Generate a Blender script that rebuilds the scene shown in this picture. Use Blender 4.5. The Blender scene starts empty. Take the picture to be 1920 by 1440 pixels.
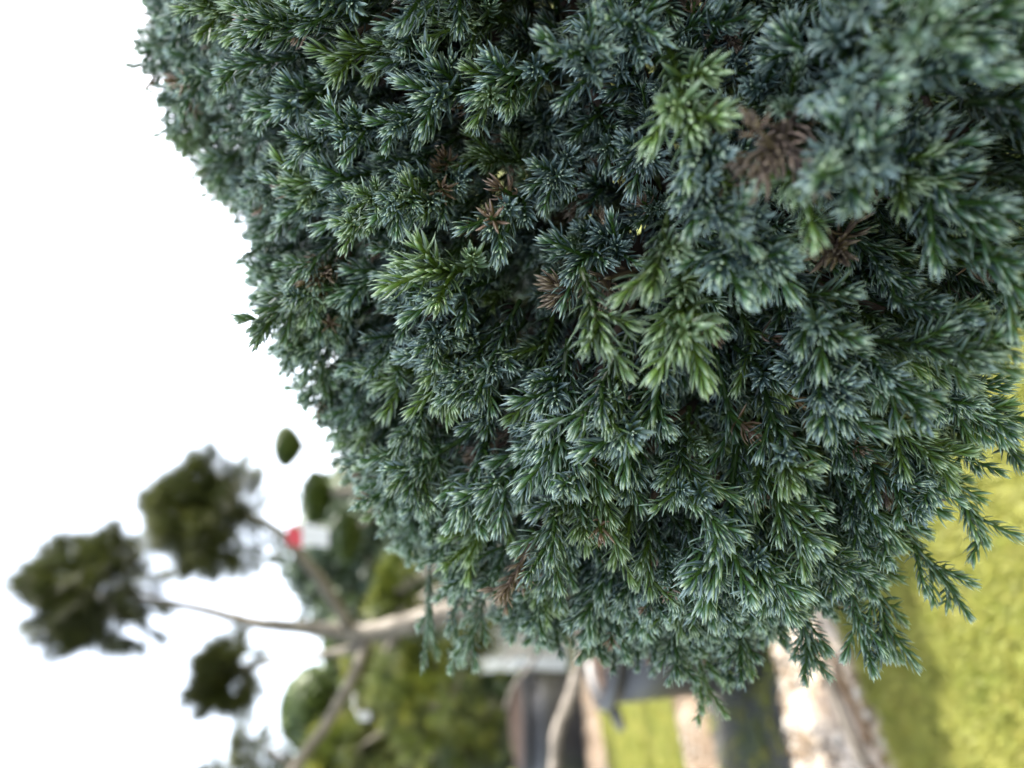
import bpy, math, random
import numpy as np
from mathutils import Vector, Matrix, Euler, Quaternion

# ------------------------------------------------------------------ camera, light, exposure
F_PX = 1390.0                      # focal length in photograph pixels (1920 wide)
CAM_H = 1.10
PITCH = math.radians(3.1)
FOCUS = 0.245
TO_SUN = Vector((0.70, 0.30, 0.62)).normalized()
SUN_STRENGTH = 3.6
SKY_STRENGTH = 0.15
EXPOSURE = 2.7

scene = bpy.context.scene
col = scene.collection
RIGHT = Vector((1, 0, 0))
UP = Vector((0, math.sin(PITCH), math.cos(PITCH)))
FWD = Vector((0, math.cos(PITCH), -math.sin(PITCH)))
CAM = Vector((0, 0, CAM_H))

cd = bpy.data.cameras.new('camera')
cam = bpy.data.objects.new('camera', cd)
col.objects.link(cam)
# the phone was held upright but the picture lies on its side: world up points to the left edge
m3 = Matrix((-UP, RIGHT, -FWD)).transposed()
cam.matrix_world = Matrix.Translation(CAM) @ m3.to_4x4()
cd.sensor_width = 36.0
cd.lens = F_PX / 1920 * 36.0
cd.clip_start = 0.01
cd.clip_end = 2000
cd.dof.use_dof = True
cd.dof.focus_distance = FOCUS
cd.dof.aperture_fstop = 5.8
scene.camera = cam

world = bpy.data.worlds.new('World')
scene.world = world
world.use_nodes = True
wn = world.node_tree.nodes
wl = world.node_tree.links
wn.clear()
wo = wn.new('ShaderNodeOutputWorld')
bg = wn.new('ShaderNodeBackground')
sky = wn.new('ShaderNodeTexSky')
sky.sky_type = 'NISHITA'
sky.sun_disc = False
sky.sun_elevation = math.asin(TO_SUN.z)
sky.sun_rotation = math.atan2(TO_SUN.x, TO_SUN.y)
sky.air_density = 1.0
sky.dust_density = 4.0
sky.ozone_density = 1.0
# thin bright haze takes most of the blue out of the sky
hs = wn.new('ShaderNodeHueSaturation')
hs.inputs['Saturation'].default_value = 0.5
wl.new(sky.outputs[0], hs.inputs['Color'])
wl.new(hs.outputs[0], bg.inputs['Color'])
bg.inputs['Strength'].default_value = SKY_STRENGTH
wl.new(bg.outputs[0], wo.inputs['Surface'])

sd = bpy.data.lights.new('sun', 'SUN')
sd.energy = SUN_STRENGTH
sd.angle = math.radians(0.6)
sd.color = (1.0, 0.94, 0.84)
sun = bpy.data.objects.new('sun', sd)
col.objects.link(sun)
sun.rotation_euler = TO_SUN.to_track_quat('Z', 'Y').to_euler()
sun.location = (6, 6, 9)

vs = scene.view_settings
vs.view_transform = 'Standard'
vs.look = 'None'
vs.exposure = EXPOSURE
vs.gamma = 1.0
scene.cycles.use_denoising = True
scene.cycles.max_bounces = 8
scene.cycles.diffuse_bounces = 4
scene.cycles.glossy_bounces = 2
scene.cycles.transmission_bounces = 4
scene.cycles.transparent_max_bounces = 4

# ------------------------------------------------------------------ helpers
rng = np.random.default_rng(7)
R = random.Random(11)


def P(x, y, d):
    """photograph pixel + depth along the view axis -> point"""
    return CAM + (FWD + RIGHT * ((720 - y) / F_PX) + UP * ((960 - x) / F_PX)) * d


def G(x, y, z=0.0):
    """photograph pixel -> point on the ground"""
    d = FWD + RIGHT * ((720 - y) / F_PX) + UP * ((960 - x) / F_PX)
    return CAM + d * ((z - CAM_H) / d.z)


def tag(o, label=None, cat=None, group=None, kind=None):
    if label: o['label'] = label
    if cat: o['category'] = cat
    if group: o['group'] = group
    if kind: o['kind'] = kind
    return o


def empty(name, loc):
    o = bpy.data.objects.new(name, None)
    o.empty_display_size = 0.05
    col.objects.link(o)
    o.location = loc
    return o


def link(name, me, parent=None, loc=None):
    o = bpy.data.objects.new(name, me)
    col.objects.link(o)
    if loc is not None: o.location = loc
    if parent is not None:
        o.parent = parent
        if loc is None:                      # mesh is in world coordinates
            o.location = -Vector(parent.location)
    return o


class MB:
    def __init__(s):
        s.v = []; s.f = []; s.n = 0
        s.pa = {}; s.fa = {}

    def add(s, v, f, **attr):
        v = np.asarray(v, float)
        s.v.append(v)
        s.f += [tuple(i + s.n for i in q) for q in f]
        s.n += len(v)
        for k, a in attr.items():
            if np.isscalar(a): a = np.full(len(v), float(a))
            s.pa.setdefault(k, []).append(a)

    def mesh(s, name, mat, smooth=True, fattr=None):
        me = bpy.data.meshes.new(name)
        me.from_pydata(np.concatenate(s.v).tolist(), [], s.f)
        for k, a in s.pa.items():
            at = me.attributes.new(k, 'FLOAT', 'POINT')
            at.data.foreach_set('value', np.concatenate(a).astype(np.float32))
        if fattr:
            for k, a in fattr.items():
                at = me.attributes.new(k, 'FLOAT', 'FACE')
                at.data.foreach_set('value', np.asarray(a, np.float32))
        if smooth:
            me.polygons.foreach_set('use_smooth', [True] * len(me.polygons))
        me.materials.append(mat)
        me.update()
        return me

    def tube(s, pts, rad, n=8, rough=0.0, cap=True, **attr):
        pts = [Vector(p) for p in pts]
        k = len(pts)
        rad = [rad] * k if np.isscalar(rad) else list(rad)
        vs_, fs = [], []
        ref = Vector((0.31, 0.17, 0.93))
        for i, p in enumerate(pts):
            t = (pts[min(i + 1, k - 1)] - pts[max(i - 1, 0)]).normalized()
            a = t.cross(ref)
            if a.length < 1e-3: a = t.cross(Vector((1, 0, 0)))
            a.normalize(); b = t.cross(a)
            for j in range(n):
                q = 2 * math.pi * j / n
                r = rad[i] * (1 + rough * R.uniform(-1, 1))
                vs_.append(p + a * (r * math.cos(q)) + b * (r * math.sin(q)))
        for i in range(k - 1):
            for j in range(n):
                fs.append((i * n + j, i * n + (j + 1) % n, (i + 1) * n + (j + 1) % n, (i + 1) * n + j))
        if cap:
            fs.append(tuple(range(n - 1, -1, -1)))
            fs.append(tuple(range((k - 1) * n, k * n)))
        s.add([tuple(v) for v in vs_], fs, **attr)

    def lathe(s, prof, n=40, c=(0, 0, 0)):
        k = len(prof); vs_ = []; fs = []
        for r, z in prof:
            for j in range(n):
                q = 2 * math.pi * j / n
                vs_.append((c[0] + r * math.cos(q), c[1] + r * math.sin(q), c[2] + z))
        for i in range(k - 1):
            for j in range(n):
                fs.append((i * n + j, i * n + (j + 1) % n, (i + 1) * n + (j + 1) % n, (i + 1) * n + j))
        s.add(vs_, fs)


def spline(pts, m=6):
    """Catmull-Rom through the points"""
    pts = [Vector(p) for p in pts]
    q = [pts[0] * 2 - pts[1]] + pts + [pts[-1] * 2 - pts[-2]]
    out = []
    for i in range(1, len(q) - 2):
        a, b, c, d = q[i - 1], q[i], q[i + 1], q[i + 2]
        for k in range(m):
            t = k / m
            out.append(0.5 * ((2 * b) + (c - a) * t + (2 * a - 5 * b + 4 * c - d) * t * t + (3 * b - a - 3 * c + d) * t ** 3))
    out.append(pts[-1])
    return out


def lin(a, b, n):
    return [a + (b - a) * i / (n - 1) for i in range(n)]


class NT:
    def __init__(s, name):
        s.m = bpy.data.materials.new(name)
        s.m.use_nodes = True
        s.t = s.m.node_tree
        s.n = s.t.nodes
        s.b = s.n['Principled BSDF']
        s.o = s.n['Material Output']

    def node(s, typ, **kw):
        nd = s.n.new(typ)
        for k, v in kw.items(): setattr(nd, k, v)
        return nd

    def l(s, a, b): s.t.links.new(a, b)

    def attr(s, name):
        a = s.node('ShaderNodeAttribute'); a.attribute_name = name
        return a.outputs['Fac']

    def ramp(s, fac, stops):
        r = s.node('ShaderNodeValToRGB')
        e = r.color_ramp.elements
        while len(e) < len(stops): e.new(0.5)
        for i, (p, c) in enumerate(stops):
            e[i].position = p; e[i].color = (*c, 1)
        s.l(fac, r.inputs[0])
        return r.outputs[0]

    def mix(s, fac, a, b, blend='MIX'):
        m = s.node('ShaderNodeMix', data_type='RGBA', blend_type=blend)
        for sock, v in ((m.inputs[0], fac), (m.inputs[6], a), (m.inputs[7], b)):
            if hasattr(v, 'is_output'): s.l(v, sock)
            elif isinstance(v, (tuple, list)): sock.default_value = (*v, 1)
            else: sock.default_value = v
        return m.outputs[2]

    def math(s, op, a, b=0.0, c=0.0):
        m = s.node('ShaderNodeMath', operation=op)
        for sock, v in zip(m.inputs, (a, b, c)):
            if hasattr(v, 'is_output'): s.l(v, sock)
            else: sock.default_value = v
        return m.outputs[0]

    def noise(s, scale, detail=4, rough=0.6, coord='Object'):
        tc = s.node('ShaderNodeTexCoord')
        nz = s.node('ShaderNodeTexNoise')
        nz.inputs['Scale'].default_value = scale
        nz.inputs['Detail'].default_value = detail
        nz.inputs['Roughness'].default_value = rough
        s.l(tc.outputs[coord], nz.inputs['Vector'])
        return nz.outputs['Fac']

    def rand(s):
        return s.node('ShaderNodeObjectInfo').outputs['Random']

    def bump(s, h, strength=0.4, dist=0.01):
        b = s.node('ShaderNodeBump')
        b.inputs['Strength'].default_value = strength
        b.inputs['Distance'].default_value = dist
        s.l(h, b.inputs['Height'])
        s.l(b.outputs[0], s.b.inputs['Normal'])

    def fin(s, color, rough=0.6, spec=0.5, trans=0.0, transcol=None):
        if hasattr(color, 'is_output'): s.l(color, s.b.inputs['Base Color'])
        else: s.b.inputs['Base Color'].default_value = (*color, 1)
        if hasattr(rough, 'is_output'): s.l(rough, s.b.inputs['Roughness'])
        else: s.b.inputs['Roughness'].default_value = rough
        s.b.inputs['Specular IOR Level'].default_value = spec
        if trans > 0:
            tr = s.node('ShaderNodeBsdfTranslucent')
            c = transcol if transcol is not None else color
            if hasattr(c, 'is_output'): s.l(c, tr.inputs['Color'])
            else: tr.inputs['Color'].default_value = (*c, 1)
            mx = s.node('ShaderNodeMixShader')
            mx.inputs[0].default_value = trans
            s.l(s.b.outputs[0], mx.inputs[1]); s.l(tr.outputs[0], mx.inputs[2])
            s.l(mx.outputs[0], s.o.inputs['Surface'])
        return s.m


# ------------------------------------------------------------------ materials
M = {}

n = NT('juniper_needle')
t = n.attr('t'); side = n.attr('side'); rd = n.rand(); yg = n.attr('young')
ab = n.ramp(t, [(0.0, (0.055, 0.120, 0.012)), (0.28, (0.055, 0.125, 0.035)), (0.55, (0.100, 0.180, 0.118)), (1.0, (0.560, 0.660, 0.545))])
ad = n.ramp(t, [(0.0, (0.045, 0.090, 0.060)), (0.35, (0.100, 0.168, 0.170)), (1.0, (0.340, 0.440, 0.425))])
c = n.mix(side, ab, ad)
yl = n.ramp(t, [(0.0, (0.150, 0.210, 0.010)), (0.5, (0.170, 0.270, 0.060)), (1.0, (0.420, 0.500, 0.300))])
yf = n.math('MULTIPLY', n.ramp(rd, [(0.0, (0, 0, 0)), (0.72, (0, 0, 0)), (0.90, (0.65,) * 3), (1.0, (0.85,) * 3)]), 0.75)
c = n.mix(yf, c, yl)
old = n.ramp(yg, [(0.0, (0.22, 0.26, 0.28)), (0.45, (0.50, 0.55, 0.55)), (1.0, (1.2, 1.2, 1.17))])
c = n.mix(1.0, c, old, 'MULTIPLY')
rb = n.node('ShaderNodeMapRange'); n.l(n.math('FRACT', n.math('MULTIPLY', rd, 17.3)), rb.inputs[0])
rb.inputs[3].default_value = 0.72; rb.inputs[4].default_value = 1.15
rc = n.node('ShaderNodeCombineColor')
for i in range(3): n.l(rb.outputs[0], rc.inputs[i])
c = n.mix(1.0, c, rc.outputs[0], 'MULTIPLY')
bt = n.ramp(t, [(0.0, (0.110, 0.075, 0.035)), (0.5, (0.200, 0.130, 0.090)), (1.0, (0.340, 0.260, 0.210))])
c = n.mix(n.attr('brown'), c, bt)
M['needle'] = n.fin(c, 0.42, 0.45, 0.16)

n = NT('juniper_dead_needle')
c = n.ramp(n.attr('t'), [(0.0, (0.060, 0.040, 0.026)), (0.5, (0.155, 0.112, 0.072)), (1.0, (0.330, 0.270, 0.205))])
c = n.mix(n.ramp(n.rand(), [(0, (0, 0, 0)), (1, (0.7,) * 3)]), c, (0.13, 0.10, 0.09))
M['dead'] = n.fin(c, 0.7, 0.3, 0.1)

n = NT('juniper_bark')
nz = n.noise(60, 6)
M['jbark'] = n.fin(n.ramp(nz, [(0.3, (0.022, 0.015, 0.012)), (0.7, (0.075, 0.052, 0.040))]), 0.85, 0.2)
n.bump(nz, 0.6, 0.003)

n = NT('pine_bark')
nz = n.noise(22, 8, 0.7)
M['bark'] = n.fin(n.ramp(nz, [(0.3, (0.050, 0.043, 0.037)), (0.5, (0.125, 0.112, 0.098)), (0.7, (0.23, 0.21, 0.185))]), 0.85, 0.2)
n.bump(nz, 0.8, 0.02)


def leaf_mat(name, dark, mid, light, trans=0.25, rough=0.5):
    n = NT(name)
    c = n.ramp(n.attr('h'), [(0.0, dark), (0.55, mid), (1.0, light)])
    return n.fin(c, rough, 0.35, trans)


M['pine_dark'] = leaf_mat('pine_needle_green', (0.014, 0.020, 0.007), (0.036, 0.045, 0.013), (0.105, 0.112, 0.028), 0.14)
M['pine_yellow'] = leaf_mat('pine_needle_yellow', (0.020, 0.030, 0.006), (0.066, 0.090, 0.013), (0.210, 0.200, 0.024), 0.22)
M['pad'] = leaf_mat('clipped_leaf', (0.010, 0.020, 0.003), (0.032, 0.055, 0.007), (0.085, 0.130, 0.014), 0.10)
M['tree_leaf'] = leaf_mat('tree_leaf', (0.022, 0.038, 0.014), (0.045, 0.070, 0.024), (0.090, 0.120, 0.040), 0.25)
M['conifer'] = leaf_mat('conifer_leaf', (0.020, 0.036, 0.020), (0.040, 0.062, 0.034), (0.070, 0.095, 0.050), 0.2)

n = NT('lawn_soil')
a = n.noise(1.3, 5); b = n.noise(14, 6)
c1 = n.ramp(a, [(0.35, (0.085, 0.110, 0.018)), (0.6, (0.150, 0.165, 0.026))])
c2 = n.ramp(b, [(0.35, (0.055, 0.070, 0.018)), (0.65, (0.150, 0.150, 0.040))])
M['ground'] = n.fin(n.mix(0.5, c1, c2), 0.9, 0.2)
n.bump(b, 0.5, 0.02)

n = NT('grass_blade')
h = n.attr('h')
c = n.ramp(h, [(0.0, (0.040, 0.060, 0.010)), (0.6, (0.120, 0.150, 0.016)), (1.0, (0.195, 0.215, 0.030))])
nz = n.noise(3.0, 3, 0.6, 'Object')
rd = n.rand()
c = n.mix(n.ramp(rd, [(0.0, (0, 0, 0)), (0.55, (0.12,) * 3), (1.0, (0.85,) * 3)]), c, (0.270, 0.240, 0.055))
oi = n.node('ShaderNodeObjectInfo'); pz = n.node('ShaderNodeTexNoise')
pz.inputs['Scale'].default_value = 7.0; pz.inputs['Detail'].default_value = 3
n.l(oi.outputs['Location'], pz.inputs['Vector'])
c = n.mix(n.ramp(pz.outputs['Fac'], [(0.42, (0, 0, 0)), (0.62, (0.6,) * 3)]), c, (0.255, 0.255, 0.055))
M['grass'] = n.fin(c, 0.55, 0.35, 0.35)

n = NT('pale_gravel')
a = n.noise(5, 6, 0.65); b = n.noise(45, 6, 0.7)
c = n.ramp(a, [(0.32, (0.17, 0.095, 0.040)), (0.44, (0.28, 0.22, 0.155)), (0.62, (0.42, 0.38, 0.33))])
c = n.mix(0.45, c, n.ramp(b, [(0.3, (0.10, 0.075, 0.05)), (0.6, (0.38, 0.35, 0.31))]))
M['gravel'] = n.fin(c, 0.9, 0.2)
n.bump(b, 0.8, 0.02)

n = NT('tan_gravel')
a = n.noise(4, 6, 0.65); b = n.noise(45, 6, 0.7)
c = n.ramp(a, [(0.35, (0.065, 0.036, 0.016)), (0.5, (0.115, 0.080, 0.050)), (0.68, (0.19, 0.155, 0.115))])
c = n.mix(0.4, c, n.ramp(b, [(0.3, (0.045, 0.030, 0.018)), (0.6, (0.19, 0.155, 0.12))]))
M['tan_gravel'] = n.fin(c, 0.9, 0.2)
n.bump(b, 0.8, 0.02)

n = NT('pebble')
rd = n.rand()
M['pebble'] = n.fin(n.ramp(rd, [(0.0, (0.07, 0.04, 0.018)), (0.35, (0.12, 0.088, 0.058)), (0.75, (0.20, 0.17, 0.135)), (1.0, (0.36, 0.34, 0.30))]), 0.85, 0.25)

n = NT('black_plastic')
nz = n.noise(9, 5)
M['pot'] = n.fin(n.ramp(nz, [(0.3, (0.010, 0.010, 0.011)), (0.7, (0.024, 0.024, 0.026))]), 0.45, 0.5)
n = NT('grey_plastic')
M['handle'] = n.fin((0.055, 0.055, 0.062), 0.4, 0.5)
n = NT('bark_mulch')
nz = n.noise(40, 6, 0.75)
M['mulch'] = n.fin(n.ramp(nz, [(0.3, (0.05, 0.028, 0.015)), (0.5, (0.13, 0.085, 0.058)), (0.7, (0.24, 0.17, 0.125))]), 0.9, 0.2)
n.bump(nz, 1.0, 0.03)

n = NT('white_render')
nz = n.noise(12, 6)
M['white'] = n.fin(n.ramp(nz, [(0.3, (0.62, 0.58, 0.52)), (0.6, (0.80, 0.77, 0.73))]), 0.8, 0.3)
n = NT('tag_white'); M['tag_white'] = n.fin((0.48, 0.48, 0.52), 0.4, 0.4)
n = NT('tag_red'); M['tag_red'] = n.fin((0.42, 0.030, 0.045), 0.4, 0.4)
n = NT('cane')
M['cane'] = n.fin(n.ramp(n.noise(30, 5), [(0.3, (0.045, 0.024, 0.009)), (0.7, (0.12, 0.070, 0.028))]), 0.6, 0.3)
n = NT('pale_timber')
M['timber'] = n.fin(n.ramp(n.noise(18, 6), [(0.3, (0.17, 0.14, 0.105)), (0.7, (0.30, 0.26, 0.20))]), 0.75, 0.3)


# ------------------------------------------------------------------ instancing for uncountable stuff
def variants_collection(name, meshes):
    c = bpy.data.collections.new(name)
    for i, me in enumerate(meshes):
        o = bpy.data.objects.new('%s_%02d' % (name, i), me)
        c.objects.link(o)
    return c


def instancer(name, pts, eul, scl, idx, coll, parent=None):
    me = bpy.data.meshes.new(name)
    me.from_pydata(np.asarray(pts).tolist(), [], [])
    for k, typ, a in (('rot', 'FLOAT_VECTOR', eul), ('scl', 'FLOAT', scl), ('idx', 'INT', idx)):
        at = me.attributes.new(k, typ, 'POINT')
        at.data.foreach_set('vector' if typ == 'FLOAT_VECTOR' else 'value',
                            np.asarray(a, np.float32 if typ != 'INT' else np.int32).ravel())
    o = link(name, me, parent)
    ng = bpy.data.node_groups.new(name + '_nodes', 'GeometryNodeTree')
    ng.interface.new_socket('Geometry', in_out='INPUT', socket_type='NodeSocketGeometry')
    ng.interface.new_socket('Geometry', in_out='OUTPUT', socket_type='NodeSocketGeometry')
    N = ng.nodes; L = ng.links
    gi = N.new('NodeGroupInput'); go = N.new('NodeGroupOutput')
    ci = N.new('GeometryNodeCollectionInfo')
    ci.inputs['Collection'].default_value = coll
    ci.inputs['Separate Children'].default_value = True
    ip = N.new('GeometryNodeInstanceOnPoints')
    ip.inputs['Pick Instance'].default_value = True

    def na(nm, typ):
        a = N.new('GeometryNodeInputNamedAttribute'); a.data_type = typ
        a.inputs['Name'].default_value = nm
        return a.outputs['Attribute']
    er = N.new('FunctionNodeEulerToRotation')
    L.new(na('rot', 'FLOAT_VECTOR'), er.inputs[0])
    L.new(gi.outputs[0], ip.inputs['Points'])
    L.new(ci.outputs[0], ip.inputs['Instance'])
    L.new(na('idx', 'INT'), ip.inputs['Instance Index'])
    L.new(er.outputs[0], ip.inputs['Rotation'])
    L.new(na('scl', 'FLOAT'), ip.inputs['Scale'])
    L.new(ip.outputs[0], go.inputs[0])
    mod = o.modifiers.new('scatter', 'NODES'); mod.node_group = ng
    return o


# ------------------------------------------------------------------ ground, gravel strips, lawn
def grid_mesh(name, x0, x1, y0, y1, nx, ny, zf, mat):
    xs = np.linspace(x0, x1, nx); ys = np.linspace(y0, y1, ny)
    v = [(x, y, zf(x, y)) for y in ys for x in xs]
    f = [(j * nx + i, j * nx + i + 1, (j + 1) * nx + i + 1, (j + 1) * nx + i) for j in range(ny - 1) for i in range(nx - 1)]
    b = MB(); b.add(v, f)
    return b.mesh(name, mat)


ground = link('ground', grid_mesh('ground', -400, 400, -200, 900, 41, 41, lambda x, y: 0.0, M['ground']))
tag(ground, 'lawn ground running out to the horizon', 'ground', kind='structure')

# strip edges (photograph pixels of the edges on the ground: far edge, near edge)
strip_px = [
    ('far', [(1088, 1263), (1105, 1440)], [(1123, 1304), (1145, 1440)]),
    ('mid', [(1263, 1281), (1295, 1440)], [(1318, 1275), (1352, 1440)]),
    ('near', [(1462, 1237), (1493, 1440)], [(1600, 1212), (1704, 1440)]),
]
strips = []
for nm, fe, ne in strip_px:
    ends = []
    for e in (fe, ne):
        a, b_ = G(*e[0]), G(*e[1])
        d = (b_ - a).normalized()
        # run on to the left of the frame and back behind the juniper
        ends.append((a - d * (1.2 if nm == 'near' else 4.0), b_ + d * 2.0))
    strips.append((nm, ends))


def strip_uv(p, s):
    """is p on the strip (with margin)?"""
    (a0, a1), (b0, b1) = s
    def sideof(q0, q1, r): return (q1.x - q0.x) * (r[1] - q0.y) - (q1.y - q0.y) * (r[0] - q0.x)
    return sideof(a0, a1, p) * sideof(b0, b1, p) < 0


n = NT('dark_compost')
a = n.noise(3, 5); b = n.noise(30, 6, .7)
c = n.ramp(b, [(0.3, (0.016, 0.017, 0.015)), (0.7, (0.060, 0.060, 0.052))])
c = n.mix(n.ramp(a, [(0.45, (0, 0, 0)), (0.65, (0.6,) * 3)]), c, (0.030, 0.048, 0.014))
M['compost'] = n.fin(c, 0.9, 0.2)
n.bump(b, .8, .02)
(_, (_, (ma, mb_))), (_, ((na, nb_), _)) = strips[1], strips[2]  # thin dark grey-green sheet filling the gap between the mid and near strips
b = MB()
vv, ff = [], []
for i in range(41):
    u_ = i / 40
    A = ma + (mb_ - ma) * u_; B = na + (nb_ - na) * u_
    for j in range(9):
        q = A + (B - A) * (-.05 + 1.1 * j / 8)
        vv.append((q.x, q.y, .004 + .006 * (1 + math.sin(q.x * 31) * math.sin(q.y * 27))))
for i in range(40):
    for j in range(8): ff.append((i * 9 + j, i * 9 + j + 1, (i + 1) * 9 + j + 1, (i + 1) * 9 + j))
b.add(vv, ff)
tag(link('dark_strip', b.mesh('dark_strip', M['compost'])), 'dark grey-green strip between the two nearer gravel strips', 'soil strip', kind='structure')
dark_edges = ((ma, mb_), (na, nb_))

pebble_meshes = []
for k in range(4):
    b = MB()
    import bmesh
    bm = bmesh.new(); bmesh.ops.create_icosphere(bm, subdivisions=2, radius=1.0)
    vv = []
    for v in bm.verts:
        q = v.co.normalized()
        s = 1 + 0.22 * math.sin(3 * q.x + k * 2.1) * math.cos(2.4 * q.y + k) + R.uniform(-.06, .06)
        vv.append((q.x * s, q.y * s * 0.8, q.z * s * 0.6))
    b.add(vv, [[w.index for w in f.verts] for f in bm.faces]); bm.free()
    pebble_meshes.append(b.mesh('pebble_%d' % k, M['pebble']))
peb_coll = variants_collection('pebbles', pebble_meshes)

pp, pe, ps, pi_ = [], [], [], []
for si, (nm, ((a0, a1), (b0, b1))) in enumerate(strips):
    nx, ny = 90, 14
    v, f = [], []
    ph = si * 1.7
    for i in range(nx):
        s = i / (nx - 1)
        A = a0 + (a1 - a0) * s; B = b0 + (b1 - b0) * s
        wob = 0.03 * math.sin(s * 37 + ph) + 0.02 * math.sin(s * 83 + ph * 2)
        for j in range(ny):
            t_ = j / (ny - 1)
            q = A + (B - A) * (t_ + wob * (1 if t_ > .5 else -1))
            h = 0.055 * (math.sin(math.pi * t_) ** 0.6) + 0.012 * math.sin(q.x * 23 + q.y * 11) * math.sin(math.pi * t_)
            v.append((q.x, q.y, 0.004 + h))
    for i in range(nx - 1):
        for j in range(ny - 1):
            f.append((i * ny + j, i * ny + j + 1, (i + 1) * ny + j + 1, (i + 1) * ny + j))
    b = MB(); b.add(v, f)
    me = b.mesh('gravel_strip', M['gravel' if nm == 'near' else 'tan_gravel'])
    o = link('gravel_strip', me)
    tag(o, {'far': 'narrow pale gravel strip farthest back, in front of the far black pots',
            'mid': 'pale gravel strip between the sunlit grass and the shaded ground',
            'near': 'widest pale gravel strip nearest the camera, with a brown cane on it'}[nm],
        'gravel strip', 'gravel strips across the lawn', 'structure')
    cnt = {'far': 1500, 'mid': 1600, 'near': 2600}[nm]
    for k in range(cnt):
        s = rng.random(); t_ = rng.random() * 1.1 - 0.05
        q = (a0 + (a1 - a0) * s) * (1 - t_) + (b0 + (b1 - b0) * s) * t_
        tt = min(max(t_, 0), 1)
        pp.append((q.x, q.y, 0.006 + 0.055 * math.sin(math.pi * tt) ** 0.6))
        pe.append((rng.normal(0, .3), rng.normal(0, .3), rng.random() * 6.28))
        ps.append(0.006 + 0.012 * rng.random() ** 2); pi_.append(rng.integers(4))
tag(instancer('pebbles', pp, pe, ps, pi_, peb_coll), 'loose pale pebbles covering the gravel strips', 'pebbles', kind='stuff')

# lawn blades
clumps = []
for k in range(5):
    b = MB()
    for i in range(26):
        x, y = R.gauss(0, .014), R.gauss(0, .014)
        a = R.random() * 6.28; lean = R.uniform(.1, .9); L = R.uniform(.018, .045)
        dx, dy = math.cos(a), math.sin(a)
        w = R.uniform(.0011, .0019)
        px, py = -dy * w, dx * w
        m_ = (x + dx * L * .35 * lean, y + dy * L * .35 * lean, L * .6)
        tp = (x + dx * L * lean, y + dy * L * lean, L * (1 - .35 * lean))
        b.add([(x - px, y - py, 0), (x + px, y + py, 0), (m_[0] - px * .8, m_[1] - py * .8, m_[2]), (m_[0] + px * .8, m_[1] + py * .8, m_[2]), tp],
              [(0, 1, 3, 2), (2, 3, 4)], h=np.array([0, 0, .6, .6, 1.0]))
    clumps.append(b.mesh('grass_clump_%d' % k, M['grass']))
grass_coll = variants_collection('grass_clumps', clumps)
gp, ge, gs, gi_ = [], [], [], []
for k in range(36000):
    y = 1.0 + 5.8 * rng.random() ** 1.35
    x = -0.52 * y - 0.45 + rng.random() * (0.62 * y + 0.9)
    if any(strip_uv((x, y), s) for _, s in strips): continue
    if strip_uv((x, y), dark_edges) and rng.random() < .93: continue
    gp.append((x, y, 0.0)); ge.append((rng.normal(0, .12), rng.normal(0, .12), rng.random() * 6.28))
    patch = 0.5 + 0.5 * math.sin(x * 5.1 + 1.3 * math.sin(y * 3.7)) * math.sin(y * 4.3 + x)
    gs.append(0.75 + 0.5 * patch * rng.random() + .25 * rng.random()); gi_.append(rng.integers(5))
tag(instancer('grass', gp, ge, gs, gi_, grass_coll), 'short yellow-green lawn grass between the gravel strips', 'grass', kind='stuff')


# ------------------------------------------------------------------ pots
def make_pot(loc, r, h, label, group, handle_ang=(180, 0), soil_drop=0.05, mound=.05):
    t = empty('plant_pot', loc)
    tag(t, label, 'pot', group)
    b = MB()
    b.lathe([(0.0, .004), (r * .86, .004), (r * .88, .03), (r * .93, h * .55), (r * .965, h * .93), (r * .93, h * .93), (r * .88, h * .5), (r * .82, .06)], 48)
    link('body', b.mesh('pot_body', M['pot']), t, (0, 0, 0))
    b = MB()
    prof = []
    for k in range(13):
        q = 2 * math.pi * k / 12
        prof.append((r * .965 + .028 * math.cos(q), h - .035 + .035 * math.sin(q)))
    b.lathe(prof, 48)
    link('rim', b.mesh('pot_rim', M['pot']), t, (0, 0, 0))
    b = MB()
    vs_, fs = [(0, 0, h - soil_drop + mound)], []
    rings = 8; nn = 40
    for i in range(1, rings + 1):
        for j in range(nn):
            q = 2 * math.pi * j / nn
            rr = r * .93 * i / rings
            vs_.append((rr * math.cos(q), rr * math.sin(q), h - soil_drop + mound * (1 - (i / rings) ** 2) + R.uniform(-.008, .008)))
    for j in range(nn): fs.append((0, 1 + j, 1 + (j + 1) % nn))
    for i in range(rings - 1):
        for j in range(nn):
            a = 1 + i * nn
            fs.append((a + j, a + nn + j, a + nn + (j + 1) % nn, a + (j + 1) % nn))
    b.add(vs_, fs)
    link('mulch', b.mesh('pot_mulch', M['mulch']), t, (0, 0, 0))
    for ang in handle_ang:
        b = MB()
        q0 = math.radians(ang)
        pts = []
        rad = Vector((math.cos(q0), math.sin(q0), 0)); tan = Vector((-math.sin(q0), math.cos(q0), 0))
        for k in range(13):
            s = math.pi * k / 12
            pts.append(rad * (r * .975 + .085 * math.sin(s)) + tan * (.10 * math.cos(s)) + Vector((0, 0, h - .06 - .035 * math.sin(s))))
        b.tube(pts, .013, 8)
        link('handle', b.mesh('pot_handle', M['handle']), t, (0, 0, 0))
    return t


def ground_at(x, y, d):
    p = P(x, y, d); return Vector((p.x, p.y, 0))


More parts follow.
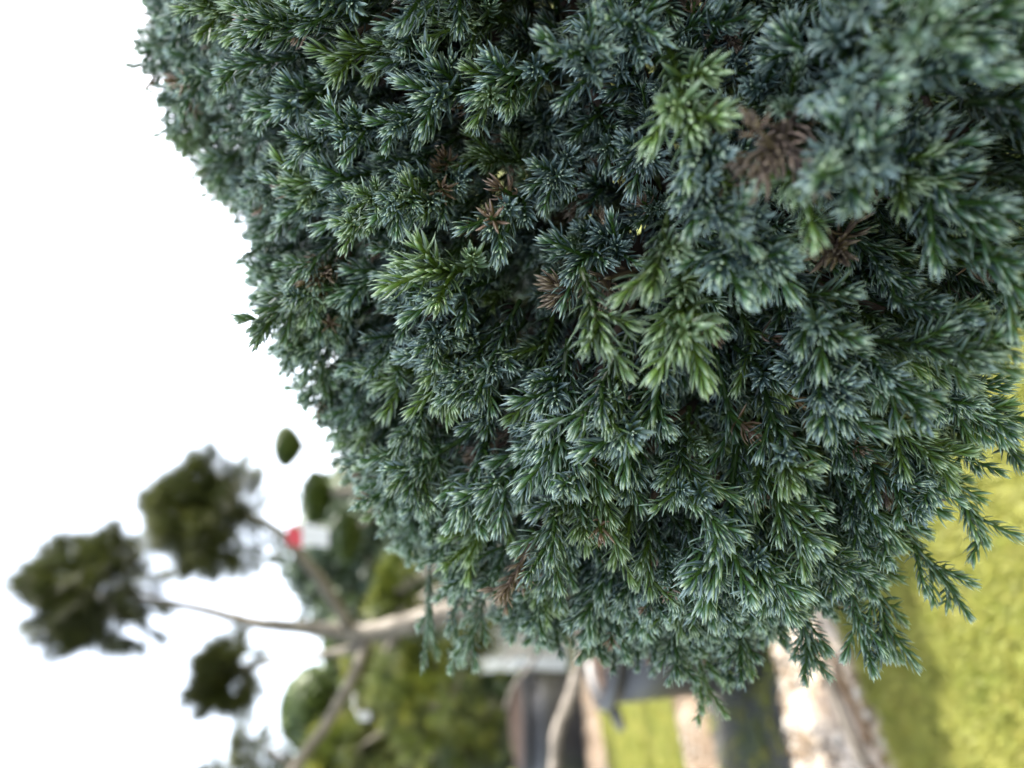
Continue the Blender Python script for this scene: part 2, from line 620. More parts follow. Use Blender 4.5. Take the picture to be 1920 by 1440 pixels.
POT1 = Vector((-0.90, 3.03, 0))
make_pot(POT1, .40, .61, 'large black plastic pot with grey loop handle under the juniper', 'black nursery pots', (197, 17))
POT2 = Vector((-3.42, 7.45, 0))
make_pot(POT2, .54, .62, 'black pot far behind at the lower edge, heaped with brown mulch', 'black nursery pots', (-20, 160), .04, .15)
POT3 = Vector((0.12, 2.32, 0))  # unseen pot, added to hold the pine that shades the lawn
make_pot(POT3, .36, .50, 'unseen black pot added behind the juniper for the shading pine', 'black nursery pots', (17, 197))


# ------------------------------------------------------------------ pines
def pompon_mesh(c, rad, mat, seed, tufts=150, needles=42, ln=.09, squash=.9, w=.0017):
    """round pine pompon: shuttlecock tufts of long needles radiating from an uneven ball"""
    rg = np.random.default_rng(seed)
    c = np.array(c)
    ph = rg.uniform(0, 6.28, 6)
    V, Fc, H = [], [], []
    nv = 0
    for k in range(tufts):
        d = rg.normal(size=3); d /= np.linalg.norm(d)
        if d[2] < -.45 and rg.random() < .6: d[2] *= -1
        bump = 1 + .24 * math.sin(3.1 * d[0] + ph[0] + 2 * d[2]) * math.sin(3.7 * d[2] + ph[1]) + .16 * math.sin(5 * d[1] + ph[2]) + .10 * math.sin(9 * d[0] + 7 * d[2] + ph[3])
        outer = rg.random() < .72
        rr = (rg.uniform(.80, 1.0) if outer else rg.uniform(.25, .8))
        base = d * np.array([1, 1, squash]) * max(rad * bump - ln * .8, .03) * rr
        ax = d + np.array([0, 0, .30]) + rg.normal(0, .22, 3)
        ax /= np.linalg.norm(ax)
        a = np.cross(ax, [0.3, .1, .9]); a /= np.linalg.norm(a); b2 = np.cross(ax, a)
        hue = np.clip(rg.normal(.45, .22), 0, 1)
        for q in range(needles):
            p_ = rg.random() * 6.283; op = rg.uniform(.05, .80)
            nd = ax * math.cos(op) + (a * math.cos(p_) + b2 * math.sin(p_)) * math.sin(op)
            st = base + ax * rg.uniform(-.045, .005)
            L = ln * rg.uniform(.7, 1.1)
            sd_ = np.cross(nd, rg.normal(size=3)); sd_ *= w / (np.linalg.norm(sd_) + 1e-9)
            md = st + nd * L * .5
            V += [st, md - sd_, md + sd_, st + nd * L]
            Fc.append((nv, nv + 1, nv + 3, nv + 2)); nv += 4
            H += [hue * .4, hue * .9, hue * .9, min(hue + .25, 1)]
    b = MB(); b.add(np.array(V) + c, Fc, h=np.array(H))
    return b.mesh('pompon', mat, smooth=False)


def branch_part(parent, pts, r0, r1, mat='bark', name='branch', m=6, n=9):
    b = MB()
    s = spline(pts, m)
    b.tube(s, lin(r0, r1, len(s)), n, .10)
    return link(name, b.mesh(name, M[mat]), parent)


# --- big pompon pine in the near pot
D1 = 3.03
pine = empty('pine_tree', (POT1.x, POT1.y, .58))
tag(pine, 'pompon-trained pine with bare grey limbs growing from the large near pot', 'tree', 'pompon pines')
tp = [Vector((POT1.x, POT1.y, .58)), Vector((POT1.x + .02, POT1.y, .85)), P(960, 1125, D1), P(870, 1143, D1), P(790, 1163, D1), P(700, 1186, D1), P(655, 1188, D1)]
branch_part(pine, tp, .062, .038, name='trunk')
fork = P(660, 1188, D1)
branch_part(pine, [fork, P(625, 1125, D1 - .02), P(575, 1055, D1 - .05), P(505, 985, D1 - .08), P(430, 955, D1 - .08)], .030, .013)
branch_part(pine, [fork, P(560, 1176, D1), P(470, 1166, D1 + .03), P(385, 1144, D1 + .03), P(285, 1124, D1), P(190, 1112, D1)], .034, .009)
branch_part(pine, [P(695, 1192, D1), P(680, 1212, D1), P(600, 1228, D1 + .05), P(500, 1243, D1 + .1), P(440, 1262, D1 + .1)], .022, .010)
branch_part(pine, [P(690, 1196, D1), P(662, 1268, D1 - .1), P(612, 1358, D1 - .2), P(558, 1432, D1 - .3), P(500, 1520, D1 - .4)], .026, .017)
# low bare limb crossing in front of the far pots
branch_part(pine, [P(1010, 1112, D1), P(1088, 1200, D1 - .1), P(1075, 1290, D1 - .2), P(1045, 1375, D1 - .3), P(1040, 1440, D1 - .35), P(1020, 1520, D1 - .4)], .026, .021)
branch_part(pine, [P(1020, 1115, D1 + .02), P(1010, 1200, D1 + .15), P(1000, 1240, D1 + .2), P(962, 1288, D1 + .3), P(948, 1330, D1 + .3)], .014, .006)
branch_part(pine, [P(1006, 1232, D1 + .2), P(975, 1215, D1 + .22), P(940, 1245, D1 + .25)], .008, .004)
for k, (x, y, rpx, d, tu) in enumerate([(182, 1106, 141, D1, 540), (402, 967, 136, D1 - .08, 470), (428, 1262, 88, D1 + .1, 260), (470, 1600, 120, D1 - .4, 110)]):
    rad = rpx * d / F_PX
    link('pompon', pompon_mesh(P(x, y, d), rad, M['pine_dark'], 40 + k, tu, 46), pine)

# --- second, yellower pine behind it
D2 = 4.1
pine2 = empty('pine_tree', (P(1000, 1000, D2).x, D2, 0))
tag(pine2, 'yellow-green pine with full round pompons behind the bare-limbed pine', 'tree', 'pompon pines')
b0 = Vector(pine2.location)
branch_part(pine2, [b0, b0 + Vector((.02, 0, .4)), b0 + Vector((-.03, 0, .8)), P(880, 1040, D2), P(790, 1080, D2), P(745, 1110, D2)], .05, .02, name='trunk')
branch_part(pine2, [P(900, 1035, D2), P(905, 1130, D2 + .1), P(880, 1230, D2 + .1), P(840, 1310, D2), P(760, 1345, D2 + .1), P(660, 1410, D2)], .024, .01)
for k, (x, y, rpx, d, tu, mt) in enumerate([(825, 1300, 138, D2, 340, 'pine_yellow'), (752, 1108, 76, D2 + .1, 150, 'pine_yellow'),
                                             (640, 1420, 88, D2 + .05, 150, 'pine_yellow'), (700, 1370, 84, D2 + .3, 140, 'pine_dark'), (905, 1385, 66, D2 + .15, 110, 'pine_dark'), (770, 1440, 90, D2 + .3, 130, 'pine_dark'), (690, 1255, 60, D2 + .4, 90, 'pine_yellow'), (905, 1190, 50, D2 + .2, 80, 'pine_yellow')]):
    link('pompon', pompon_mesh(P(x, y, d), rpx * d / F_PX, M[mt], 60 + k, tu, 46, .10, .95), pine2)

# --- darker pine at the lower edge, further off
D3 = 5.2
pine3 = empty('pine_tree', (P(960, 1580, D3).x, D3, 0))
tag(pine3, 'dark green pine partly cut off at the bottom edge of the photo', 'tree', 'pompon pines')
b0 = Vector(pine3.location)
branch_part(pine3, [b0, b0 + Vector((.05, 0, .8)), b0 + Vector((-.03, 0, 1.4)), P(500, 1405, D3)], .06, .02, name='trunk')
for k, (x, y, rpx, tu) in enumerate([(478, 1412, 64, 150), (560, 1465, 76, 140), (400, 1468, 60, 90)]):
    link('pompon', pompon_mesh(P(x, y, D3), rpx * D3 / F_PX, M['pine_dark'], 80 + k, tu, 44, .07), pine3)

# --- pine added out of sight behind the juniper so its crown shades the lawn
pine4 = empty('pine_tree', (POT3.x, POT3.y, .47))
tag(pine4, 'unseen small round pine added behind the juniper to shade the lawn', 'tree', 'pompon pines')
b0 = Vector(pine4.location)
branch_part(pine4, [b0, b0 + Vector((.03, 0, .3)), b0 + Vector((-.02, .02, .65))], .04, .02, name='trunk')
for k, (dx, dy, dz, rr) in enumerate([(0, 0, .66, .30), (-.12, .05, .5, .24), (.14, -.05, .48, .24), (.0, .1, .8, .24)]):
    link('pompon', pompon_mesh(b0 + Vector((dx, dy, dz)), rr, M['pine_dark'], 90 + k, 420, 46, .075, .9, .0026), pine4)


# ------------------------------------------------------------------ clipped cloud tree
def pad_mesh(c, w, h, under, seed):
    """clipped pad: low dome on top, shallow cone below, skin of small leaves over a dense body"""
    rg = np.random.default_rng(seed)
    b = MB()
    prof = [(0.0, -under), (w * .38, -under * .80), (w * .70, -under * .50), (w * .93, -under * .14), (w * .97, h * .12), (w * .88, h * .45), (w * .62, h * .78), (w * .3, h * .94), (0.001, h * .97)]
    n_ = 20; vs_, fs, hh = [], [], []
    for r_, z in prof:
        for j in range(n_):
            q = 6.2832 * j / n_
            k = 1 + rg.normal(0, .025)
            vs_.append((c[0] + r_ * .96 * k * math.cos(q), c[1] + r_ * .96 * k * math.sin(q), c[2] + z * .97)); hh.append(.3)
    for i in range(len(prof) - 1):
        for j in range(n_):
            fs.append((i * n_ + j, i * n_ + (j + 1) % n_, (i + 1) * n_ + (j + 1) % n_, (i + 1) * n_ + j))
    b.add(vs_, fs, h=np.array(hh))
    V, Fc, H = [], [], []
    for k in range(1500):
        s = rg.random() * (len(prof) - 1.001); i = int(s); f_ = s - i
        r_ = prof[i][0] * (1 - f_) + prof[i + 1][0] * f_; z = prof[i][1] * (1 - f_) + prof[i + 1][1] * f_
        q = rg.random() * 6.2832
        p = np.array([c[0] + r_ * math.cos(q), c[1] + r_ * math.sin(q), c[2] + z])
        a = rg.normal(size=3); a /= np.linalg.norm(a); e = rg.normal(size=3); e -= a * e.dot(a); e /= np.linalg.norm(e)
        L = w * rg.uniform(.05, .10)
        o_ = len(V)
        V += [p - a * L, p + e * L * .5, p + a * L, p - e * L * .5]
        Fc.append((o_, o_ + 1, o_ + 2, o_ + 3)); hv = np.clip(rg.normal(.55, .22), 0, 1); H += [hv] * 4
    b.add(V, Fc, h=np.array(H))
    return b.mesh('foliage_pad', M['pad'], smooth=False)


D5 = 6.6
cloud = empty('cloud_tree', (P(960, 905, D5).x, P(960, 905, D5).y, 0))
tag(cloud, 'clipped cloud tree with flat smooth pads beside the juniper edge', 'tree', 'clipped cloud trees')
b0 = Vector(cloud.location)
branch_part(cloud, [b0, b0 + Vector((.1, 0, .9)), P(720, 915, D5), P(620, 925, D5)], .07, .03, name='trunk')
branch_part(cloud, [P(720, 915, D5), P(640, 860, D5), P(575, 838, D5), P(550, 835, D5)], .026, .012)
branch_part(cloud, [P(760, 915, D5), P(690, 975, D5), P(640, 1000, D5)], .03, .015)
for k, (x, y, wpx, hpx, upx) in enumerate([(537, 836, 42, 22, 32), (592, 932, 52, 24, 30), (650, 1005, 50, 22, 30), (690, 880, 60, 25, 30)]):
    s = D5 / F_PX
    link('foliage_pad', pad_mesh(P(x, y, D5), wpx * s, hpx * s, upx * s, 100 + k), cloud)

D6 = 4.9
cloud2 = empty('cloud_tree', (P(960, 1070, D6).x, D6, 0))
tag(cloud2, 'clipped cloud tree whose bright domed pad shows behind the slanting limb', 'tree', 'clipped cloud trees')
b0 = Vector(cloud2.location)
branch_part(cloud2, [b0, b0 + Vector((.05, 0, .7)), P(800, 1120, D6), P(720, 1230, D6), P(640, 1320, D6)], .05, .02, name='trunk')
branch_part(cloud2, [P(800, 1120, D6), P(720, 1170, D6), P(650, 1205, D6)], .03, .015)
for k, (x, y, wpx, hpx, upx) in enumerate([(590, 1328, 78, 62, 50), (640, 1208, 62, 34, 34), (690, 1400, 70, 40, 40)]):
    s = D6 / F_PX
    link('foliage_pad', pad_mesh(P(x, y, D6), wpx * s, hpx * s, upx * s, 120 + k), cloud2)


# ------------------------------------------------------------------ background trees
def crown_mesh(c, rx, ry, rz, mat, seed, clumps=60, leaves=70, leaf=.06):
    rg = np.random.default_rng(seed)
    V, Fc, H = [], [], []
    c = np.array(c)
    for k in range(clumps):
        d = rg.normal(size=3); d /= np.linalg.norm(d)
        cc = c + d * np.array([rx, ry, rz]) * rg.uniform(.35, .95)
        cr = (rx + rz) * .5 * rg.uniform(.14, .30)
        hue = np.clip(rg.normal(.45, .2), 0, 1)
        for q in range(leaves):
            e = rg.normal(size=3); e /= np.linalg.norm(e)
            p = cc + e * cr * rg.uniform(.5, 1.1)
            a = rg.normal(size=3); a /= np.linalg.norm(a); g = np.cross(a, e); g /= np.linalg.norm(g) + 1e-9
            L = leaf * rg.uniform(.6, 1.3)
            o_ = len(V)
            V += [p - a * L, p + g * L * .55, p + a * L, p - g * L * .55]
            Fc.append((o_, o_ + 1, o_ + 2, o_ + 3)); hv = np.clip(hue + rg.normal(0, .12), 0, 1); H += [hv] * 4
    b = MB(); b.add(np.array(V), Fc, h=np.array(H))
    return b.mesh('crown', mat, smooth=False)


def bg_tree(x, y, d, top_px, wpx, label, mat, seed, leaf=.06, clumps=70, name='broadleaf_tree'):
    base = P(884, y, d); base = Vector((base.x, base.y, 0))
    top = P(top_px, y, d).z
    rx = wpx * d / F_PX
    t = empty(name, base); tag(t, label, 'tree', 'trees at the back of the nursery')
    b = MB()
    s = spline([base, base + Vector((.05, 0, top * .3)), base + Vector((-.04, 0, top * .8))], 5)
    b.tube(s, lin(.09, .03, len(s)), 8, .1)
    for k in range(5):
        a = R.random() * 6.28
        z = top * R.uniform(.3, .6)
        b.tube([base + Vector((0, 0, z)), base + Vector((math.cos(a) * rx * .35, math.sin(a) * rx * .35, z + top * .15)), base + Vector((math.cos(a) * rx * .65, math.sin(a) * rx * .65, z + top * .2))], [.035, .022, .01], 6)
    link('trunk', b.mesh('trunk', M['bark']), t)
    zc = top * .56
    link('crown', crown_mesh(base + Vector((0, 0, zc)), rx, rx, top - zc, M[mat], seed, clumps, 80, leaf), t)
    return t


bg_tree(0, 1050, 8.2, 520, 150, 'dark dense conifer behind the red and white tag', 'conifer', 201, .07, 190, 'conifer_tree')
bg_tree(0, 930, 9.5, 565, 110, 'olive green tree behind the lower clipped pad', 'tree_leaf', 202, .07, 110)
bg_tree(0, 1190, 11.0, 590, 150, 'mid green tree behind the fork of the pine trunk', 'tree_leaf', 203, .08, 150)
bg_tree(0, 1310, 12.0, 555, 140, 'loose green tree behind the domed pad', 'tree_leaf', 204, .08, 90)
bg_tree(0, 1440, 13.0, 430, 120, 'tall hazy tree at the very bottom edge', 'tree_leaf', 205, .06, 60)
bg_tree(0, 820, 14.0, 640, 120, 'broad green tree mostly hidden by the juniper', 'tree_leaf', 206, .07, 70)
bg_tree(0, 1380, 16.0, 640, 150, 'dark green tree low behind the yellow pine', 'conifer', 207, .07, 80, 'conifer_tree')
bg_tree(0, 1100, 17.0, 690, 150, 'far dark conifer low on the skyline', 'conifer', 208, .07, 80, 'conifer_tree')
bg_tree(0, 650, 15.0, 660, 160, 'far broad tree wholly behind the juniper', 'tree_leaf', 209, .07, 60)
shade = empty('broadleaf_tree', (2.35, 1.35, 0)); tag(shade, 'leafy tree added outside the picture to shade the juniper', 'tree', 'trees at the back of the nursery')  # added out of view; its crown blocks the sun from the juniper
b = MB(); s_ = spline([Vector((2.35, 1.35, 0)), Vector((2.4, 1.35, 1.2)), Vector((2.3, 1.3, 2.6))], 6); b.tube(s_, lin(.07, .03, len(s_)), 9, .1)
link('trunk', b.mesh('trunk', M['bark']), shade)
link('crown', crown_mesh(Vector((2.3, 1.3, 2.95)), .62, .62, .75, M['tree_leaf'], 250, 150, 90, .045), shade)
# low shrubs closing the view between the trunks
for k, (y, d, tpx, w_, lb) in enumerate([(1225, 9.5, 800, 80, 'low green shrub behind the white planters'), (1330, 9.0, 790, 90, 'low green shrub below the yellow pine'), (1440, 10.5, 780, 110, 'low dark shrub at the lower edge behind the pots'), (1120, 10.5, 800, 90, 'low shrub behind the leaning pine trunk')]):
    bg_tree(0, y, d, tpx, w_, lb, 'tree_leaf', 230 + k, .04, 60, 'shrub')


# ------------------------------------------------------------------ small things
def box_mesh(name, x0, x1, y0, y1, z0, z1, mat, bev=.01):
    bm = bmesh.new(); bmesh.ops.create_cube(bm, size=1)
    for v in bm.verts:
        v.co = Vector(((x0 + x1) / 2 + v.co.x * (x1 - x0), (y0 + y1) / 2 + v.co.y * (y1 - y0), (z0 + z1) / 2 + v.co.z * (z1 - z0)))
    bmesh.ops.bevel(bm, geom=bm.edges[:], offset=bev, segments=2, affect='EDGES')
    me = bpy.data.meshes.new(name); bm.to_mesh(me); bm.free(); me.materials.append(mat)
    return me


for k, (ya, yb, lb) in enumerate([(1140, 1202, 'white square planter standing against the juniper edge'), (1207, 1272, 'white square planter nearer the black far pots')]):
    d = 8.4
    xr = P(900, ya, d).x; xl = P(900, yb, d).x; z1 = P(898, ya, d).z
    o = empty('planter_box', ((xl + xr) / 2, d + .2, 0)); tag(o, lb, 'planter', 'white square planters')
    hw = (xr - xl) * .36; o.rotation_euler.z = math.radians(52)
    link('body', box_mesh('planter_body', -hw, hw, -hw, hw, 0.0, z1 - .06, M['white'], .012), o, (0, 0, 0))
    link('rim', box_mesh('planter_rim', -hw - .008, hw + .008, -hw - .008, hw + .008, z1 - .057, z1, M['white'], .008), o, (0, 0, 0))
    link('soil', box_mesh('planter_soil', -hw + .03, hw - .03, -hw + .03, hw - .03, z1 - .01, z1 + .012, M['mulch'], .004), o, (0, 0, 0))

# hanging tag
d = D1 - .12
ta = empty('plant_tag', P(535, 1003, d)); tag(ta, 'small red and white plant tag hanging in the pine', 'tag')
s = d / F_PX


def tag_piece(x0, x1, mat, name):
    b = MB(); th = FWD * .0015
    q = [P(x0, 985, d), P(x0, 1020, d), P(x1, 1026, d), P(x1, 991, d)]
    v = [tuple(p - th) for p in q] + [tuple(p + th) for p in q]
    b.add(v, [(0, 1, 2, 3), (7, 6, 5, 4), (0, 4, 5, 1), (1, 5, 6, 2), (2, 6, 7, 3), (3, 7, 4, 0)])
    link(name, b.mesh(name, M[mat], smooth=False), ta)


tag_piece(538, 566, 'tag_red', 'tag_header')
tag_piece(566.4, 616, 'tag_white', 'tag_panel')
b = MB(); b.tube(spline([P(541, 1003, d), P(528, 1000, d + .03), P(522, 1003, d + .06)], 4), .002, 6)
link('tie', b.mesh('tie', M['tag_white']), ta)

# white label in the yellow pine
b = MB()
q = P(683, 1343, D2 - .30)
tw = empty('plant_tag', q); tag(tw, 'small plain white label among the yellow-green needles', 'tag')
link('tag_panel', box_mesh('tag_panel', q.x - .022, q.x + .022, q.y - .001, q.y + .001, q.z - .03, q.z + .03, M['tag_white'], .0008), tw)
b = MB(); b.tube([q + Vector((0, 0, .028)), q + Vector((.01, .1, .07)), q + Vector((.02, .25, .09))], .0015, 6)
link('tie', b.mesh('tie', M['tag_white']), tw)

# cane and pale batten on the near strip
b = MB()
a, e = G(1530, 1165, .085), G(1634, 1398, .085)
pts = [a + (e - a) * (i / 14) + Vector((0, 0, .004 * math.sin(i * .9))) for i in range(15)]
b.tube(pts, lin(.0115, .0085, 15), 8, .12)
tag(link('garden_cane', b.mesh('garden_cane', M['cane'])), 'thin brown cane lying along the near gravel strip', 'cane')
b = MB()
a, e = G(1535, 1235, .07), G(1618, 1440, .07)
b.tube([a + (e - a) * (i / 8) for i in range(9)], .010, 8, .05)
tag(link('timber_batten', b.mesh('timber_batten', M['timber'])), 'pale wooden batten lying beside the brown cane', 'batten')


# ------------------------------------------------------------------ the juniper
def needle(base, axis, out, L, w, curl):
    """one keeled needle: flat bluish upper face, rounded green back; 3 stations and a point"""
    sidev = axis.cross(out); sidev.normalize()
    V, T = [], []
    for tt, ww in ((0.0, .55), (.38, 1.0), (.72, .78)):
        ang = curl[0] * (1 - tt) + curl[1] * tt
        V.append((tt, ww))
    pts = []
    p = Vector(base); dirs = []
    steps = (.38, .34, .28)
    res = [Vector(p)]
    for k, st in enumerate(steps):
        ang = curl[0] + (curl[1] - curl[0]) * (k / 2)
        d = axis * math.cos(ang) + out * math.sin(ang)
        p = p + d * (L * st); res.append(Vector(p)); dirs.append(d)
    verts, ts = [], []
    for k, ww in enumerate((.60, 1.0, .66)):
        d = dirs[k]
        nrm = sidev.cross(d)                      # towards the outer (lower) face
        if nrm.dot(out) < 0: nrm = -nrm
        c = res[k]; h = w * ww * .5
        verts += [c - sidev * h, c + sidev * h, c + nrm * (h * .55)]
        ts += [k * .36] * 3
    verts.append(res[3]); ts.append(1.0)
    faces = []; sides = []
    for k in range(2):
        a = k * 3; b_ = a + 3
        faces += [(a, a + 1, b_ + 1, b_), (a + 1, a + 2, b_ + 2, b_ + 1), (a + 2, a, b_, b_ + 2)]
        sides += [1, 0, 0]
    faces += [(6, 7, 9), (7, 8, 9), (8, 6, 9)]; sides += [1, 0, 0]
    return [tuple(v) for v in verts], faces, ts, sides


def add_shoot(mb, sides, p0, d0, length, rg, nl=.0072, young0=.4, bend=None, stem_r=.0009, dead=False, brown=0.0):
    """leafy shoot with whorls of three needles, crowding into a blunt brush at the tip; returns points along it"""
    d = Vector(d0).normalized(); p = Vector(p0)
    ref = Vector((rg.gauss(0, 1), rg.gauss(0, 1), rg.gauss(0, 1)))
    a = d.cross(ref).normalized()
    phase = rg.random() * 6.28
    path = [Vector(p)]; dirs = [Vector(d)]
    run = 0.0
    while run < length:
        s = run / length
        ds = .0025 - .0011 * s ** 2
        if bend is not None: d = (d + bend * (ds * 6)).normalized()
        d = (d + Vector((rg.gauss(0, .02), rg.gauss(0, .02), rg.gauss(0, .02)))).normalized()
        p = p + d * ds; run += ds
        path.append(Vector(p)); dirs.append(Vector(d))
        a = (a - d * a.dot(d)).normalized(); b_ = d.cross(a)
        phase += math.pi / 3 + rg.gauss(0, .15)
        if dead and rg.random() < .35: continue
        ln = nl * (1.0 if s < .8 else 1.0 - .25 * (s - .8) / .2) * rg.uniform(.8, 1.12)
        op = 1.0 - .62 * s
        for q in range(3):
            ph = phase + q * 2.0944 + rg.gauss(0, .14)
            out = a * math.cos(ph) + b_ * math.sin(ph)
            c0 = (.90 * op + .03) * rg.uniform(.8, 1.15); c1 = (.60 * op - .06) * rg.uniform(.7, 1.3)
            if rg.random() < .06: c0 += .35; c1 += .35
            if dead: c0 *= rg.uniform(.6, 1.7); c1 *= rg.uniform(.3, 2.2)
            v, f, t, sd_ = needle(p + out * stem_r * .6, d, out, ln, ln * rg.uniform(.17, .22), (c0, c1))
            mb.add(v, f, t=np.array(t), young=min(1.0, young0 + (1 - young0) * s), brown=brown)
            sides += sd_
    # terminal bud
    for q in range(5):
        ph = q * 1.2566 + rg.random()
        out = a * math.cos(ph) + d.cross(a) * math.sin(ph)
        v, f, t, sd_ = needle(p, d, out, nl * .7 * rg.uniform(.8, 1.2), nl * .19, (.35, .05))
        mb.add(v, f, t=np.array(t), young=1.0, brown=brown); sides += sd_
    # stem
    k = max(1, len(path) // 8)
    sp = path[::k] + [path[-1]]
    nf = len(mb.f)
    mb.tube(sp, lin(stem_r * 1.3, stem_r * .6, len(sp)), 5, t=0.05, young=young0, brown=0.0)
    sides += [0] * (len(mb.f) - nf)
    return path, dirs


def sprig_mesh(seed, dead=False, kind=0):
    rg = random.Random(seed)
    mb = MB(); sides = []
    L = rg.uniform(.038, .052) if kind != 1 else rg.uniform(.026, .034)
    bend = Vector((rg.gauss(0, .5), rg.gauss(0, .5), rg.gauss(0, .2)))
    nl = rg.uniform(.0074, .0094)
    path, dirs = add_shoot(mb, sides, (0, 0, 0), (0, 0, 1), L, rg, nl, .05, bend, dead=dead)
    ns = rg.randint(5, 7) if kind != 1 else rg.randint(2, 4)
    for i in range(ns):
        s = .30 + .62 * (i + rg.random() * .6) / ns
        k = min(len(path) - 2, int(s * len(path)))
        d = dirs[k]
        ph = i * 2.4 + rg.random() * .6
        a = d.cross(Vector((.2, .9, .1))).normalized(); o = a * math.cos(ph) + d.cross(a) * math.sin(ph)
        dv = rg.uniform(.5, .85); dd = d * math.cos(dv) + o * math.sin(dv)
        ln = rg.uniform(.011, .020) * (1.15 - .5 * s)
        if kind == 1: ln *= .7
        wilt = kind == 2 and i in (1, ns - 1)
        if wilt: ln *= .7
        add_shoot(mb, sides, path[k], dd, ln, rg, nl * .92, .45, d * rg.uniform(.6, 1.6), .0007, dead or wilt, 1.0 if wilt else 0.0)
    return mb.mesh('dead_sprig' if dead else 'sprig', M['dead'] if dead else M['needle'], True, {'side': sides})


NV = 12
live = [sprig_mesh(300 + i, kind=(1 if i in (6, 7, 9) else 2 if i == 2 else 0)) for i in range(NV)]
deadm = [sprig_mesh(400 + i, True, 1) for i in range(3)]
ZTOP = [max(v.co.z for v in me.vertices) for me in live + deadm]
sprig_coll = variants_collection('sprig_kinds', live + deadm)

# body of the bush: overlapping lobes (camera-frame right/up/forward metres, radius)
LOBES = [(0.0685, -0.0681, 0.3122, 0.1308), (0.1984, -0.0043, 0.3371, 0.154), (0.0622, 0.0171, 0.3768, 0.1137),
         (-0.004, -0.0854, 0.3105, 0.0981), (0.019, -0.0612, 0.3954, 0.1599), (0.2019, 0.0563, 0.4467, 0.1547), (0.0691, -0.105, 0.2227, 0.0735)]
LC = [(CAM + RIGHT * a + UP * b_ + FWD * c, r) for a, b_, c, r in LOBES]
LCa = np.array([tuple(c) for c, r in LC]); LRa = np.array([r for c, r in LC])

JB = Vector((.30, .47, 0))
juniper = empty('juniper', JB)
tag(juniper, 'dense blue-green juniper bush with spiky needles filling the foreground', 'shrub')
b = MB()
top = Vector((.20, .42, .86))
s_ = spline([JB + Vector((0, 0, -.05)), JB + Vector((.01, .01, .4)), Vector((.25, .44, .7)), top], 7)
b.tube(s_, lin(.022, .015, len(s_)), 10, .08)
link('trunk', b.mesh('trunk', M['jbark']), juniper)
hub = Vector((.12, .39, 1.0))
for c, r in LC:
    b = MB(); mid = (top + c) * .5 + Vector((R.uniform(-.02, .02), R.uniform(-.02, .02), .0))
    s_ = spline([top, mid, c, c + (c - top).normalized() * r * .35], 5)
    b.tube(s_, lin(.011, .003, len(s_)), 7, .1)
    link('branch', b.mesh('branch', M['jbark']), juniper)

pts, eul, scl, idx, nearness = [], [], [], [], []
twigs = MB()
FLOW = np.array(tuple(-RIGHT * .5 + FWD * -.05 + UP * -.05))
rg = np.random.default_rng(5)


def pixel(p):
    q = Vector(p) - CAM
    z = q.dot(FWD)
    if z < .02: return None
    return 960 - q.dot(UP) / z * F_PX, 720 - q.dot(RIGHT) / z * F_PX, z


def scatter(count, inset, jit, scale, layer):
    area = LRa ** 2; pr = area / area.sum()
    got = 0
    while got < count:
        li = rg.choice(len(LRa), p=pr)
        nrm = rg.normal(size=3); nrm /= np.linalg.norm(nrm)
        surf = LCa[li] + nrm * LRa[li]
        dist = np.linalg.norm(LCa - surf, axis=1) - LRa
        dist[li] = 0
        if dist.min() < -.006: continue          # inside another lobe
        front = Vector([float(v) for v in (LCa[li] * 0 + nrm)]).dot((CAM - Vector(surf)).normalized())
        lump = math.sin(surf[0] * 92 + 1.0) * math.sin(surf[1] * 88 + 2.2) + math.sin(surf[2] * 97 + surf[0] * 40)
        if layer < 2 and front > .45 and lump < -.2 and rg.random() < .72: continue
        if layer == 0 and front > .35 and rg.random() < .34: continue
        if layer < 2 and (Vector(surf) - CAM).length < .235 and rg.random() < .42: continue
        got += 1
        wts = np.exp(-np.maximum(np.linalg.norm(LCa - surf, axis=1) - LRa, 0) / .03)
        ns = ((surf - LCa) / LRa[:, None] * wts[:, None]).sum(0); ns /= np.linalg.norm(ns)
        d = ns + FLOW * rg.uniform(.3, 1.1) + rg.normal(0, .24, 3)
        d /= np.linalg.norm(d)
        if rg.random() < ((.004 if (Vector(surf) - CAM).length < .25 else .018) if layer == 0 else .09): k = NV + rg.integers(3)
        else: k = rg.integers(NV)
        sc = scale * (rg.uniform(.8, 1.18) if front > .3 else rg.uniform(.68, .95))
        base = surf - d * (ZTOP[k] * sc - .003) - ns * inset + ns * (-abs(rg.normal(0, jit)) + (.007 * lump if front > .4 else .001 * lump))
        if layer == 0 and rg.random() < (.10 if ns[2] < .3 else .05): base = base + d * rg.uniform(.004, .017)
        q = Vector(d).to_track_quat('Z', 'Y') @ Quaternion((0, 0, 1), rg.random() * 6.283)
        pts.append(base); eul.append(tuple(q.to_euler())); scl.append(sc); idx.append(int(k))
        tip = base + d * .03
        px = pixel(tip)
        facing = -(Vector(d).dot((Vector(tip) - CAM).normalized()))
        ok = px is not None and -40 < px[0] < 1960 and -40 < px[1] < 1480
        # largest on screen first: close, on the camera side
        nearness.append((px[2] + (0 if front > -.05 else 1)) if (ok and layer == 0) else 9)


scatter(2500, .000, .007, 1.0, 0)
scatter(1000, .030, .008, .95, 1)
scatter(800, .062, .010, .9, 2)

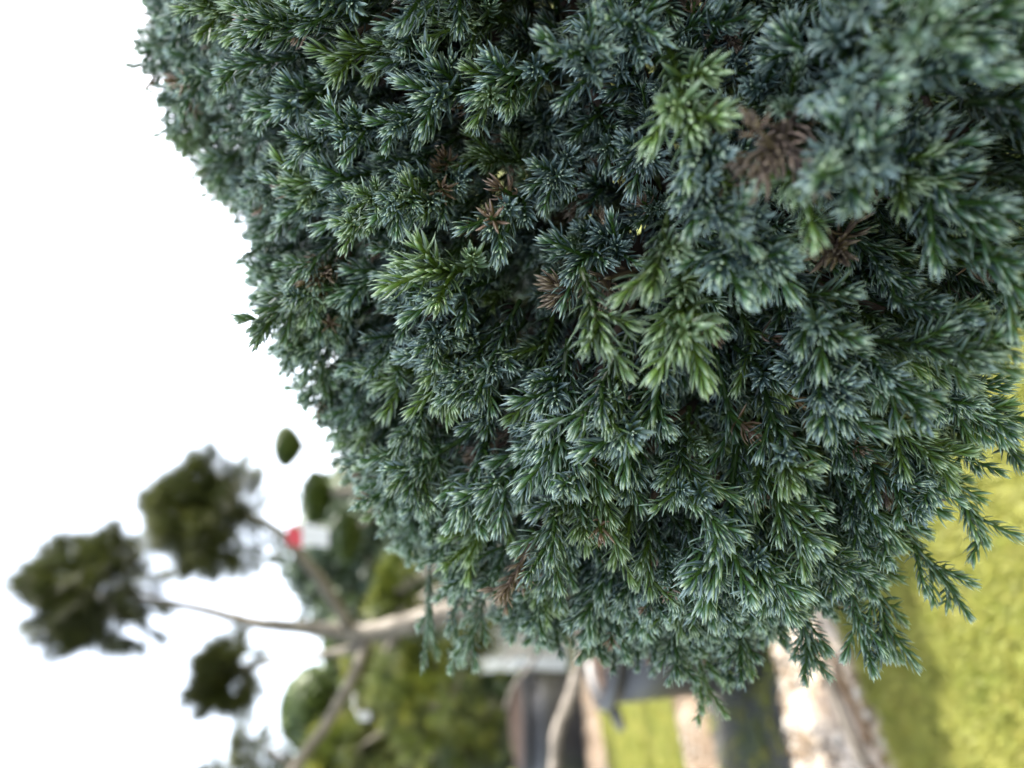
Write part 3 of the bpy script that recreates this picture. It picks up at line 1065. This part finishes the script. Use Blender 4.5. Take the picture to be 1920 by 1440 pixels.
order = np.argsort(np.array(nearness))
single = set(int(i) for i in order[:280] if nearness[int(i)] < 5)
for i in sorted(single):
    dead = idx[i] >= NV
    me = deadm[idx[i] - NV] if dead else live[idx[i]]
    o = bpy.data.objects.new('dead_sprig' if dead else 'sprig', me)
    col.objects.link(o)
    o.parent = juniper
    o.location = Vector(pts[i]) - JB
    o.rotation_euler = eul[i]
    o.scale = (scl[i],) * 3
rest = [i for i in range(len(pts)) if i not in single]
o = instancer('sprig_mass', [pts[i] for i in rest], [eul[i] for i in rest], [scl[i] for i in rest], [idx[i] for i in rest], sprig_coll, juniper)
o['kind'] = 'stuff'

# bare twigs carrying the sprays
b = MB()
for i in range(0, len(pts), 9):
    p = Vector(pts[i])
    j = int(np.argmin(np.linalg.norm(LCa - pts[i], axis=1) - LRa))
    c = LC[j][0]
    m_ = c + (p - c) * .55 + Vector((R.uniform(-.008, .008), R.uniform(-.008, .008), R.uniform(-.008, .008)))
    b.tube([c + (p - c) * .12, m_, p], [.0026, .0019, .0011], 5)
o = link('twigs', b.mesh('twigs', M['jbark']), juniper)
o['kind'] = 'stuff'

# a few shoots the shears missed
for k, (x, y, dd, dr, du, sx, sz) in enumerate([(806, 1058, .36, -1, -.05, .62, 1.5), (852, 1125, .36, -1, -.12, .7, 1.2), (1305, 1222, .33, -1, -.3, .9, 1.15), (1385, 1175, .31, -1, -.05, .95, 1.0),
                                                 (1655, 1120, .275, -1, -.35, .95, 1.1), (1600, 1135, .28, -1, -.15, .9, 1.0), (1790, 905, .265, -1, -.75, .95, 1.1), (1830, 770, .26, -.6, -1, .95, 1.05), (1730, 1040, .27, -.8, -.6, .9, 1.05),
                                                 (900, 1160, .34, -1, .2, .8, 1.0), (1500, 1165, .29, -1, -.2, .9, 1.0)]):
    dv = (RIGHT * dr + UP * du).normalized()
    o = bpy.data.objects.new('sprig', live[(0, 1, 3, 4, 5, 8)[k % 6]]); col.objects.link(o); o.parent = juniper
    o.location = P(x, y, dd) - dv * .018 - JB
    o.rotation_euler = (dv.to_track_quat('Z', 'Y') @ Quaternion((0, 0, 1), k * 1.3)).to_euler()
    o.scale = (sx * .85, sx * .85, sz * .85)
